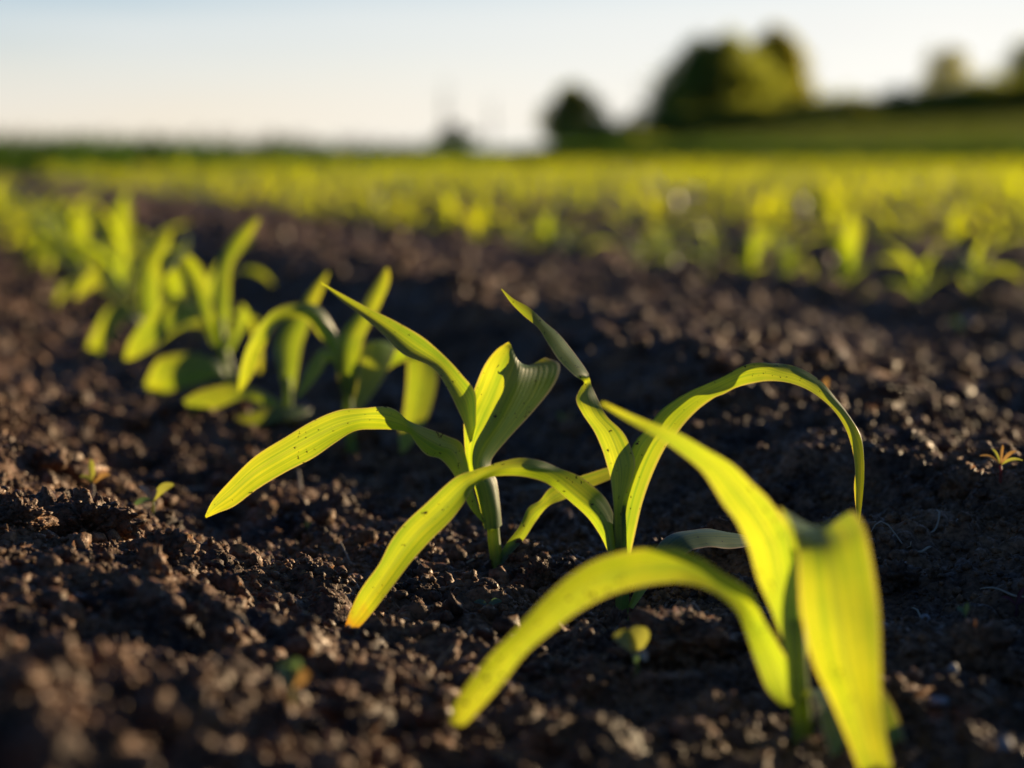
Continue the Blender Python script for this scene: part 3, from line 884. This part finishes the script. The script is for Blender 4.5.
# ------------------------------------------------------------------ seedlings, straw, stones near the first row
def oval_leaf(base, tip, width, sag=.15, n=7):
    base = np.array(base, float); tip = np.array(tip, float)
    t = np.linspace(0, 1, n)[:, None]
    P = base + (tip - base) * t
    ln = np.linalg.norm(tip - base)
    P[:, 2] += ln * sag * np.sin(np.pi * t[:, 0])
    d = (tip - base) / ln
    side = np.cross(d, (0.12, -.8, .6)); side /= np.linalg.norm(side)
    nr = np.cross(side, d)
    w = width * np.sin(np.pi * (t * .86 + .07)) ** .75 / 2
    cols = [P - side * w + nr * w * .3, P - side * w * .5 + nr * w * .08, P, P + side * w * .5 + nr * w * .08, P + side * w + nr * w * .3]
    th = nr * width * .07
    G = np.stack(cols, 1)
    r, c = G.shape[:2]
    idx = np.arange(r * c).reshape(r, c)
    F = np.stack([idx[:-1, :-1], idx[:-1, 1:], idx[1:, 1:], idx[1:, :-1]], -1).reshape(-1, 4)
    return np_mesh('leaf', G.reshape(-1, 3), F)


def seedling(px, py, zc, leaves, label, stem_mat=None, leaf_mat=None, hgt=.006, group='weed seedlings on the soil', name='weed_seedling', stem_r=.0006):
    """leaves: (dx px, dy px up, width mm, depth mm, material)"""
    p = hit_ground(px, py, zc)
    g = gz(p[0], p[1]); loc = np.array((p[0], p[1], g))
    k = p[1] / FPX
    root = empty(name, loc, label, 'weed seedling', group)
    top = np.array((0, 0, hgt))
    link('stem', tube_mesh('stem', [(0, 0, -.006), (0, 0, 0), (.0003, 0, hgt * .6), top + (0, 0, .0005)], [stem_r * 1.2, stem_r * 1.2, stem_r, stem_r * .7], 8), stem_mat or M_WEED, root)
    for (dx, dy, w, dep, m) in leaves:
        tip = top + np.array((dx * k, dep / 1000., dy * k))
        link('leaf', oval_leaf(top, tip, w / 1000.), m or leaf_mat or M_WEED, root)
    return root


seedling(93, 499, .020, [(-12, 8, 2.6, -2, None), (-2, 24, 2.8, 1, None), (18, 9, 2.6, 0, M_WEED_O), (7, 9, 2.2, -3, M_WEED_O)],
         'four leaved weed seedling behind the large dark soil clod', stem_mat=M_STRAW)
seedling(153, 517, .017, [(-13, 15, 2.8, -1, M_STRAW), (21, 16, 4.0, 1, None), (-19, -5, 2.6, -4, M_WEED_B), (4, 12, 2.2, -1, M_STRAW)],
         'weed seedling with two pale leaf tips right of the large clod')
seedling(636, 690, .003, [(-24, 18, 6.0, -3, None), (6, 24, 6.5, 3, None), (10, -6, 3.5, -4, M_STRAW), (-2, -8, 3, -5, M_WEED_B)],
         'round leaved weed seedling in front of the middle plants', hgt=.012)
seedling(308, 537, .006, [(-3, 8, 1.4, 0, None), (4, 9, 1.4, 0, None)], 'tiny green sprout under the drooping left maize leaf', hgt=.002, stem_r=.0004)
seedling(565, 438, .006, [(-7, 16, 3.0, 0, None), (8, 17, 3.4, 1, M_WEED_O), (2, 9, 2.2, -2, None)], 'blurred small yellow sprout between the two middle maize plants', hgt=.004)
seedling(488, 614, .004, [(-14, 4, 2.0, 0, M_WEED_B), (14, 5, 2.4, 0, M_WEED_B)], 'pair of narrow grey green seed leaves flat on soil below the central stem', hgt=.0015, stem_r=.0004)
seedling(1000, 486, .030, [(-22, 10, 1.4, -2, M_WEED_O), (-8, 16, 1.4, 2, None), (16, 14, 1.6, 1, M_WEED_O), (22, 5, 1.4, -1, None), (3, 20, 1.3, 2, M_WEED_O)],
         'red stemmed weed seedling on the sunlit ridge at the right edge', stem_mat=M_RED, hgt=.006)
seedling(965, 622, .010, [(-9, 8, 1.6, 0, M_WEED_B), (3, 12, 1.8, 1, M_WEED)], 'tiny dark green sprout in shade right of the foreground plant', hgt=.002, stem_r=.0004)
seedling(1016, 618, .012, [(-16, 10, 1.4, -2, M_MAG), (8, 18, 1.6, 1, M_MAG), (12, 4, 1.4, 2, M_MAG)], 'magenta stemmed weed seedling at the right edge in shade', stem_mat=M_MAG, hgt=.004)
seedling(822, 406, .024, [(-8, 12, 3.2, 0, None), (5, 20, 3.0, 1, M_WEED_O), (12, -2, 2.6, -2, M_WEED_O)], 'blurred yellow and rust sprout beneath the long arching leaf', hgt=.004)
seedling(960, 338, .012, [(-9, 10, 6.0, 0, M_WEED_B), (14, 14, 6.5, 2, M_STONE), (2, 6, 5, -3, M_WEED_B)], 'blurred pale weed in front of the second row at right', hgt=.008)
seedling(292, 712, .016, [(-14, 22, 5.0, -1, M_WEED_B), (16, 14, 4.5, 1, M_WEED_O), (4, 26, 3.5, 3, M_WEED_B)], 'very blurred green and rusty sprout on the near soil at bottom', hgt=.006)


def straw(px, py, zc, ang, length, r, label, lift=.15, curl=0.0, mat=None, name='dry_straw', cat='straw', group='dry plant bits on the soil'):
    p = hit_ground(px, py, zc); g = gz(p[0], p[1])
    t = np.linspace(-.5, .5, 9)
    a = rad(ang)
    P = np.stack([np.cos(a + curl * t) * t * length, np.sin(a + curl * t) * t * length, (t + .5) * lift * length + abs(curl) * .1 * length * np.sin(t * 7)], 1)
    me = tube_mesh(name, P, r * np.interp(t, [-.5, -.2, .3, .5], [.7, 1, .9, .5]), 8)
    o = link(name, me, mat or M_STRAW, loc=(p[0], p[1], g + r * .6))
    tag(o, label, cat, group)


straw(345, 560, .006, 115, .011, .00035, 'short pale straw sticking up left of the lowest leaf', .6)
straw(531, 491, .006, 15, .036, .0008, 'long pale straw lying behind the central maize stem', .05)
straw(300, 492, .008, 100, .012, .0006, 'blurred pale straw standing below the drooping left leaf', .7)
straw(168, 550, .012, 10, .010, .0012, 'short pale husk on the sunlit soil at left', .1)
straw(195, 492, .012, 5, .022, .0011, 'flat pale chaff left of the drooping leaf tip', .03)
straw(895, 540, .014, 160, .022, .00032, 'thin curled dry root at the tip of the arching leaf', .25, 1.6)
straw(938, 535, .014, 60, .012, .0004, 'curved grey rootlet standing in shade on the right', .7, .9)
straw(925, 556, .012, 20, .006, .0006, 'tuft of whitish fibre beside the curved rootlet', .3, .5)
straw(920, 618, .008, 100, .016, .0004, 'thin dry thread lying right of the broad blurred leaf', .05, 1.2)
straw(1005, 600, .014, 150, .018, .0004, 'fine dry stem on shaded soil near the right edge', .1, .4)


def build_litter():
    VV, FF, base = [], [], 0
    rs = np.random.RandomState(77)
    for i in range(420):
        y = math.sqrt(.5 ** 2 + rs.rand() * (2.6 ** 2 - .5 ** 2)); x = (rs.rand() * 2 - 1) * .27 * y
        g = gz(x, y); ln = .003 + .012 * rs.rand() ** 2; a = rs.rand() * 6.28; r = .00018 + .0003 * rs.rand()
        t = np.linspace(-.5, .5, 5)[:, None]
        P = np.array((x, y, g + .0012)) + t * ln * np.array((math.cos(a), math.sin(a), rs.randn() * .35)) + np.array((math.sin(a), -math.cos(a), .2)) * (t * t) * ln * rs.randn() * .5
        V, F = tube_verts(P, [r * .5, r, r, r, r * .4], 5); VV.append(V); FF.append(F + base); base += len(V)
    o = link('plant_litter', np_mesh('plant_litter', np.concatenate(VV), np.concatenate(FF)), M_STRAW)
    tag(o, 'tiny bits of dry straw and root scattered through the soil', 'plant litter', kind='stuff')
build_litter()


def pebble(px, py, zc, r, seed, label):
    p = hit_ground(px, py, zc); g = gz(p[0], p[1])
    V, F = lump(3, seed, .35, .6)
    o = link('pebble', np_mesh('pebble', V * r, F), M_STONE, loc=(p[0], p[1], g + r * .35))
    tag(o, label, 'pebble', 'pale pebbles on the soil')


pebble(953, 674, .005, .0026, 41, 'small pale pebble, upper one of two right of the broad blurred leaf')
pebble(936, 706, .005, .0034, 42, 'larger pale pebble, lower one of two right of the broad blurred leaf')
pebble(925, 622, .008, .0022, 43, 'greyish pebble beside the thin dry thread')
pebble(668, 521, .006, .0016, 44, 'tiny glinting pebble right of the arching leaf base')
pebble(1005, 752, .004, .0030, 45, 'flat pale pebble in the bottom right corner')


# ------------------------------------------------------------------ verge, trees and bushes on the horizon
def leaf_cloud(n, centers, radii, size, rs):
    ci = rs.randint(0, len(centers), n)
    d = rs.randn(n, 3); d /= np.linalg.norm(d, axis=1, keepdims=True)
    rr = rs.rand(n) ** .5 * (1 + .22 * np.abs(rs.randn(n)))
    P = centers[ci] + d * radii[ci] * rr[:, None]
    a = rs.randn(n, 3); a /= np.linalg.norm(a, axis=1, keepdims=True)
    b = np.cross(a, rs.randn(n, 3)); b /= np.linalg.norm(b, axis=1, keepdims=True)
    s = size * (.5 + rs.rand(n, 1))
    V = np.stack([P - a * s, P + b * s * .45, P + a * s, P - b * s * .45], 1).reshape(-1, 3)
    return V, np.arange(n * 4).reshape(-1, 4)


def tree(px, y_top, width_px, Y, label, mat, seed, n=6000, lobes=16, shape='round', name='tree', cat='tree', group='trees on the horizon', trunk=True, base_py=None, bare=.0):
    rs = np.random.RandomState(seed)
    x = (px - 512) * Y / FPX * 1.0
    z0 = gz(x, Y)
    ztop = at(px, y_top, Y)[2]
    H = max(ztop - z0, .4) * 1.04; Wd = width_px * Y / FPX * 1.12; n = int(n * 1.7)
    root = empty(name, (x, Y, z0), label, cat, group)
    lo = .07 * H if trunk else .0
    cs, rd = [], []
    for i in range(lobes):
        f = (i + .5) / lobes
        zz = lo + (H - lo) * (.06 + .84 * f)
        if shape == 'round': env = math.sin(math.pi * min(.95, .28 + .66 * f)) ** .6
        elif shape == 'cone': env = (1.0 - .75 * f)
        else: env = .55 + .45 * math.sin(math.pi * f)
        ang = i * 2.4 + rs.rand()
        off = Wd * .5 * env * (.35 + .45 * rs.rand())
        r = Wd * .5 * env * (.48 + .22 * rs.rand())
        cs.append((math.cos(ang) * off, math.sin(ang) * off, zz)); rd.append((r, r, min(r, H * .16) * (.8 + .4 * rs.rand())))
    V, F = leaf_cloud(n, np.array(cs), np.array(rd), max(.07, H * .028), rs)
    V[:, 2] = np.maximum(V[:, 2], .02)
    link('crown', np_mesh('crown', V, F, smooth=False), mat, root)
    # trunk with limbs reaching into the lobes
    VV, FF, b = [], [], 0
    tp = np.array([(0, 0, -.3), (0, 0, H * .1), (.02 * H, .01 * H, H * .4), (0.0, .02 * H, H * .86)])
    V1, F1 = tube_verts(catmull(tp, 4), np.linspace(.035 * H, .006 * H, 13), 8); VV.append(V1); FF.append(F1); b += len(V1)
    for i in range(0, lobes, 2):
        c = np.array(cs[i]); st = np.array((0, 0, max(lo * .8, c[2] * .55)))
        pth = catmull(np.array([st, (st + c) / 2 + (0, 0, -.03 * H), c]), 3)
        V1, F1 = tube_verts(pth, np.linspace(.014 * H, .004 * H, len(pth)), 6); VV.append(V1); FF.append(F1 + b); b += len(V1)
    link('trunk', np_mesh('trunk', np.concatenate(VV), np.concatenate(FF)), M_BARK, root)
    return root


tree(573, 86, 56, 110, 'small round dark tree standing alone left of the big trees', M_TREE, 1, 5000)
tree(712, 40, 112, 112, 'largest broad dark tree with rounded crown on the horizon', M_TREE, 2, 11000, 24)
tree(778, 32, 56, 116, 'tall narrow tree joined to the right side of the largest tree', M_TREE_Y, 3, 7000, 18, 'column')
tree(672, 88, 56, 108, 'low bushy tree at the left foot of the largest tree', M_TREE, 9, 4500, 12)
tree(944, 48, 60, 118, 'airy yellowish tree on the rising bank at right', M_TREE_Y, 4, 1900, 11)
tree(1030, 44, 60, 112, 'dark tree cut off by the right edge of the photo', M_TREE, 5, 6000, 16)
tree(985, 82, 60, 112, 'low dark bush between the airy tree and the right edge', M_TREE, 6, 3500, 10, trunk=False, name='bush', cat='bush', group='bushes on the horizon')
tree(455, 126, 40, 105, 'low dark bush under the bare thin sapling', M_TREE, 7, 1800, 8, trunk=False, name='bush', cat='bush', group='bushes on the horizon')
tree(400, 146, 46, 100, 'lowest flat bush left of the bare sapling', M_TREE, 8, 1500, 8, trunk=False, name='bush', cat='bush', group='bushes on the horizon')


tree(862, 104, 44, 98, 'small olive bush on the bank midway between the tall narrow tree and the airy tree', M_TREE_Y, 12, 1500, 7, trunk=False, name='bush', cat='bush', group='bushes on the horizon')
tree(905, 97, 40, 104, 'low dark bush just left of the airy yellowish tree', M_TREE, 13, 1600, 7, trunk=False, name='bush', cat='bush', group='bushes on the horizon')
tree(812, 116, 40, 96, 'low dark bush at the right foot of the tall narrow tree', M_TREE, 14, 1400, 7, trunk=False, name='bush', cat='bush', group='bushes on the horizon')
tree(632, 132, 60, 92, 'low dark bush between the lone small tree and the largest tree', M_TREE, 15, 1500, 8, trunk=False, name='bush', cat='bush', group='bushes on the horizon')


def sapling(px, y_top, Y, seed, label, spread=.5, r0=.06):
    rs = np.random.RandomState(seed)
    x = (px - 512) * Y / FPX; z0 = gz(x, Y)
    H = at(px, y_top, Y)[2] - z0
    root = empty('bare_sapling', (x, Y, z0), label, 'sapling', 'bare saplings on the horizon')
    V, F = tube_verts(catmull(np.array([(0, 0, -.2), (.03, 0, H * .3), (-.03, .02, H * .65), (.02, 0, H)]), 4), np.linspace(r0, .015, 13), 8)
    link('trunk', np_mesh('trunk', V, F), M_BARK, root)
    for i in range(14):
        h = H * (.3 + .6 * i / 14); a = rs.rand() * 6.28; l = spread * H * (.12 + .22 * rs.rand()) * (1.15 - i / 16)
        p = np.array([(0, 0, h), (math.cos(a) * l * .6, math.sin(a) * l * .6, h + l * .5), (math.cos(a) * l, math.sin(a) * l, h + l * 1.1)])
        V, F = tube_verts(catmull(p, 3), np.linspace(.02, .008, 7), 5)
        link('branch', np_mesh('branch', V, F), M_BARK, root)


sapling(446, 78, 104, 21, 'tall bare thin sapling rising over the low bush', .6, .09)
sapling(492, 96, 104, 22, 'shorter faint bare sapling right of the tall one', .5, .05)


def build_hedge():
    # the dark strip of hedge and scrub running along the rising bank at right
    rs = np.random.RandomState(33)
    n = 84
    xs = np.linspace(2.5, 34, n); Yh = 106.0
    cs, rd = [], []
    for x in xs:
        z = gz(x, Yh); hgt = (1.15 + .8 * rs.rand()) * (.8 + .25 * float(sstep(16, 24, x)))
        cs.append((x, Yh + rs.randn() * .6, z + hgt * .5)); rd.append((.9, .9, hgt * .55))
    V, F = leaf_cloud(26000, np.array(cs), np.array(rd), .16, rs)
    o = link('hedge', np_mesh('hedge', V, F, smooth=False), M_TREE)
    tag(o, 'dark hedge running along the top of the rising bank at right', 'hedge')


build_hedge()


def build_scrub():
    rs = np.random.RandomState(35)
    cs, rd = [], []
    for x in np.linspace(-10, 1.0, 70):
        hgt = (.28 + .11 * rs.rand()) * (1 + .35 * float(gnoise(np.array([x * .5 + 3]), np.array([.5]))[0])) * float(np.interp(x, [-4, -1.4, 1.0], [1, .75, .55]))
        cs.append((x, 37.5 + rs.randn() * .3, hgt * .5)); rd.append((.2, .4, hgt * .55))
    V, F = leaf_cloud(14000, np.array(cs), np.array(rd), .035, rs)
    o = link('scrub', np_mesh('scrub', V, F, smooth=False), M_VERGE)
    tag(o, 'low dark green scrub along the far left edge of the field', 'scrub', kind='stuff')
build_scrub()


def build_verge():
    rs = np.random.RandomState(44)
    n = 42000
    x = (rs.rand(n) * 2 - 1) * 12; y = field_end(x) + rs.rand(n) * 5; sc = field_end(x) / 32
    z = ground(x, y)
    h = (.20 + .18 * rs.rand(n)) * (1.0 + .25 * gnoise(x * .35, y * .1)) * np.interp(x, [-8, -3, -.8, 0, .6, 3], [1.15, 1.0, .72, .6, .8, .8]) * (.55 + .55 * sc)
    a = rs.rand(n) * 6.283; w = .006 + .012 * rs.rand(n)
    lean = rs.randn(n, 2) * .22
    dx, dy = np.cos(a) * w, np.sin(a) * w
    mx, my = x + lean[:, 0] * h * .4, y + lean[:, 1] * h * .4
    tx, ty = x + lean[:, 0] * h, y + lean[:, 1] * h
    V = np.stack([np.stack([x - dx, y - dy, z - .02], 1), np.stack([x + dx, y + dy, z - .02], 1), np.stack([mx + dx * .8, my + dy * .8, z + h * .6], 1),
                  np.stack([mx - dx * .8, my - dy * .8, z + h * .6], 1), np.stack([tx, ty, z + h], 1)], 1).reshape(-1, 3)
    b = np.arange(n)[:, None] * 5
    F = np.concatenate([b + np.array([[0, 1, 2]]), b + np.array([[0, 2, 3]]), b + np.array([[3, 2, 4]])])
    o = link('tall_grass', np_mesh('tall_grass', V, F, smooth=False), M_VERGE)
    tag(o, 'dark strip of tall grass at the far edge of the field', 'grass', kind='stuff')
    # rough grass on the bank at right
    n = 30000
    y = 38 + 68 * rs.rand(n) ** .8; x = -1 + (y * .34) * rs.rand(n)
    z = ground(x, y); h = (.12 + .22 * rs.rand(n)) * np.interp(y, [38, 60, 105], [.6, 1, 1.6]); w = .02 + .03 * rs.rand(n)
    a = rs.rand(n) * 6.283; dx, dy = np.cos(a) * w, np.sin(a) * w; ln2 = rs.randn(n, 2) * .3
    V = np.stack([np.stack([x - dx, y - dy, z - .03], 1), np.stack([x + dx, y + dy, z - .03], 1), np.stack([x + ln2[:, 0] * h, y + ln2[:, 1] * h, z + h], 1)], 1).reshape(-1, 3)
    o = link('bank_grass', np_mesh('bank_grass', V, np.arange(n * 3).reshape(-1, 3), smooth=False), M_BLADE)
    tag(o, 'rough green grass growing on the rising bank at right', 'grass', kind='stuff')
    # dry stalks standing out of it on the left
    VV, FF, base = [], [], 0
    for i in range(620):
        xx = -7 + 6.4 * rs.rand() ** 1.1; yy = float(field_end(xx)) + 1 + 4 * rs.rand()
        hh = (.26 + .32 * rs.rand()) * np.interp(xx, [-7, -4, -2, -.6], [.5, .62, .7, .5])
        p = np.array([(xx, yy, -.05), (xx + rs.randn() * .04, yy, hh * .5), (xx + rs.randn() * .10, yy + rs.randn() * .1, hh)])
        V1, F1 = tube_verts(p, [.005, .006, .009], 4); VV.append(V1); FF.append(F1 + base); base += len(V1)
    o = link('dry_stalks', np_mesh('dry_stalks', np.concatenate(VV), np.concatenate(FF)), M_STALK)
    tag(o, 'thin dry weed stalks standing above the grass strip at left', 'weeds', kind='stuff')
build_verge()

# ------------------------------------------------------------------ light
world = bpy.data.worlds.new('World'); scene.world = world; world.use_nodes = True
nt = world.node_tree; nt.nodes.clear()
sky = N(nt, 'ShaderNodeTexSky', sky_type='NISHITA')
sky.sun_disc = False
sky.sun_elevation = SUN_EL; sky.sun_rotation = SUN_AZ
sky.air_density = .75; sky.dust_density = .3; sky.ozone_density = 2.0
bg = N(nt, 'ShaderNodeBackground'); bg.inputs[1].default_value = .05
tc = N(nt, 'ShaderNodeTexCoord')
mp = N(nt, 'ShaderNodeMapping'); mp.inputs['Scale'].default_value = (1.2, 1.2, 14)
nt.links.new(tc.outputs['Generated'], mp.inputs[0])
cn = N(nt, 'ShaderNodeTexNoise'); cn.inputs['Scale'].default_value = 2.2; cn.inputs['Detail'].default_value = 5
nt.links.new(mp.outputs[0], cn.inputs['Vector'])
cl = ramp(nt, cn.outputs['Fac'], [(.42, (0, 0, 0)), (.72, (1, 1, 1))])
sp = N(nt, 'ShaderNodeSeparateXYZ'); nt.links.new(tc.outputs['Generated'], sp.inputs[0])
# thin bright evening haze low over the horizon: cream at the bottom, pale blue above, white towards the sun
hz = ramp(nt, math_n(nt, 'MULTIPLY', sp.outputs[2], 8.0), [(0, (8.3, 7.25, 5.7)), (.14, (8.0, 7.2, 5.9)), (.27, (7.0, 7.0, 6.3)), (.38, (5.7, 6.4, 6.5)), (.50, (4.8, 6.0, 6.7)), (1, (3.2, 4.9, 6.8))])
dot = N(nt, 'ShaderNodeVectorMath', operation='DOT_PRODUCT'); nt.links.new(tc.outputs['Generated'], dot.inputs[0])
dot.inputs[1].default_value = (math.sin(SUN_AZ), math.cos(SUN_AZ), 0)
glow = ramp(nt, dot.outputs['Value'], [(.52, (0, 0, 0)), (.80, (1, 1, 1))])
hz = mix(nt, math_n(nt, 'MULTIPLY', glow, .92), hz, (9.7, 9.5, 8.9))
hz = mix(nt, math_n(nt, 'MULTIPLY', cl, .6), hz, (8.0, 8.1, 8.0))
back = ramp(nt, math_n(nt, 'ADD', math_n(nt, 'MULTIPLY', dot.outputs['Value'], .5), .5), [(.35, (.22, .24, .30)), (.66, (1, 1, 1))])
hz = mix(nt, 1.0, hz, back, 'MULTIPLY')       # the sky opposite the sun is much dimmer
hf = ramp(nt, sp.outputs[2], [(.055, (1, 1, 1)), (.13, (0, 0, 0))])
blue = mix(nt, 1.0, sky.outputs[0], (.72, .93, 1.28), 'MULTIPLY')
nt.links.new(mix(nt, hf, blue, hz), bg.inputs[0])
wo = N(nt, 'ShaderNodeOutputWorld'); nt.links.new(bg.outputs[0], wo.inputs[0])

sun = bpy.data.lights.new('sun', 'SUN'); sun.energy = 5.0; sun.angle = rad(.5); sun.color = (1.0, .75, .44)
so = bpy.data.objects.new('sun', sun); COL.objects.link(so)
sd = Vector((math.sin(SUN_AZ) * math.cos(SUN_EL), math.cos(SUN_AZ) * math.cos(SUN_EL), math.sin(SUN_EL)))
so.rotation_euler = (-sd).to_track_quat('-Z', 'Y').to_euler()
so.location = sd * 5

# ------------------------------------------------------------------ camera
cam = bpy.data.cameras.new('camera'); co = bpy.data.objects.new('camera', cam); COL.objects.link(co)
co.location = (0, 0, CAM_H)
co.rotation_euler = (math.pi / 2 - PITCH, 0, 0)
cam.lens = LENS; cam.sensor_width = SENSOR; cam.sensor_fit = 'HORIZONTAL'
cam.clip_start = .02; cam.clip_end = 6000
cam.dof.use_dof = True; cam.dof.focus_distance = .905; cam.dof.aperture_fstop = 7.4
cam.dof.aperture_blades = 0
scene.camera = co

scene.view_settings.view_transform = 'Standard'
scene.view_settings.look = 'None'
scene.view_settings.gamma = 1
scene.view_settings.use_curve_mapping = False
scene.view_settings.exposure = 1.12
scene.render.engine = 'CYCLES'
scene.cycles.use_denoising = True
scene.cycles.max_bounces = 6
scene.cycles.diffuse_bounces = 3
scene.cycles.glossy_bounces = 2
scene.cycles.transmission_bounces = 4
scene.cycles.use_adaptive_sampling = True
scene.cycles.sample_clamp_indirect = 6
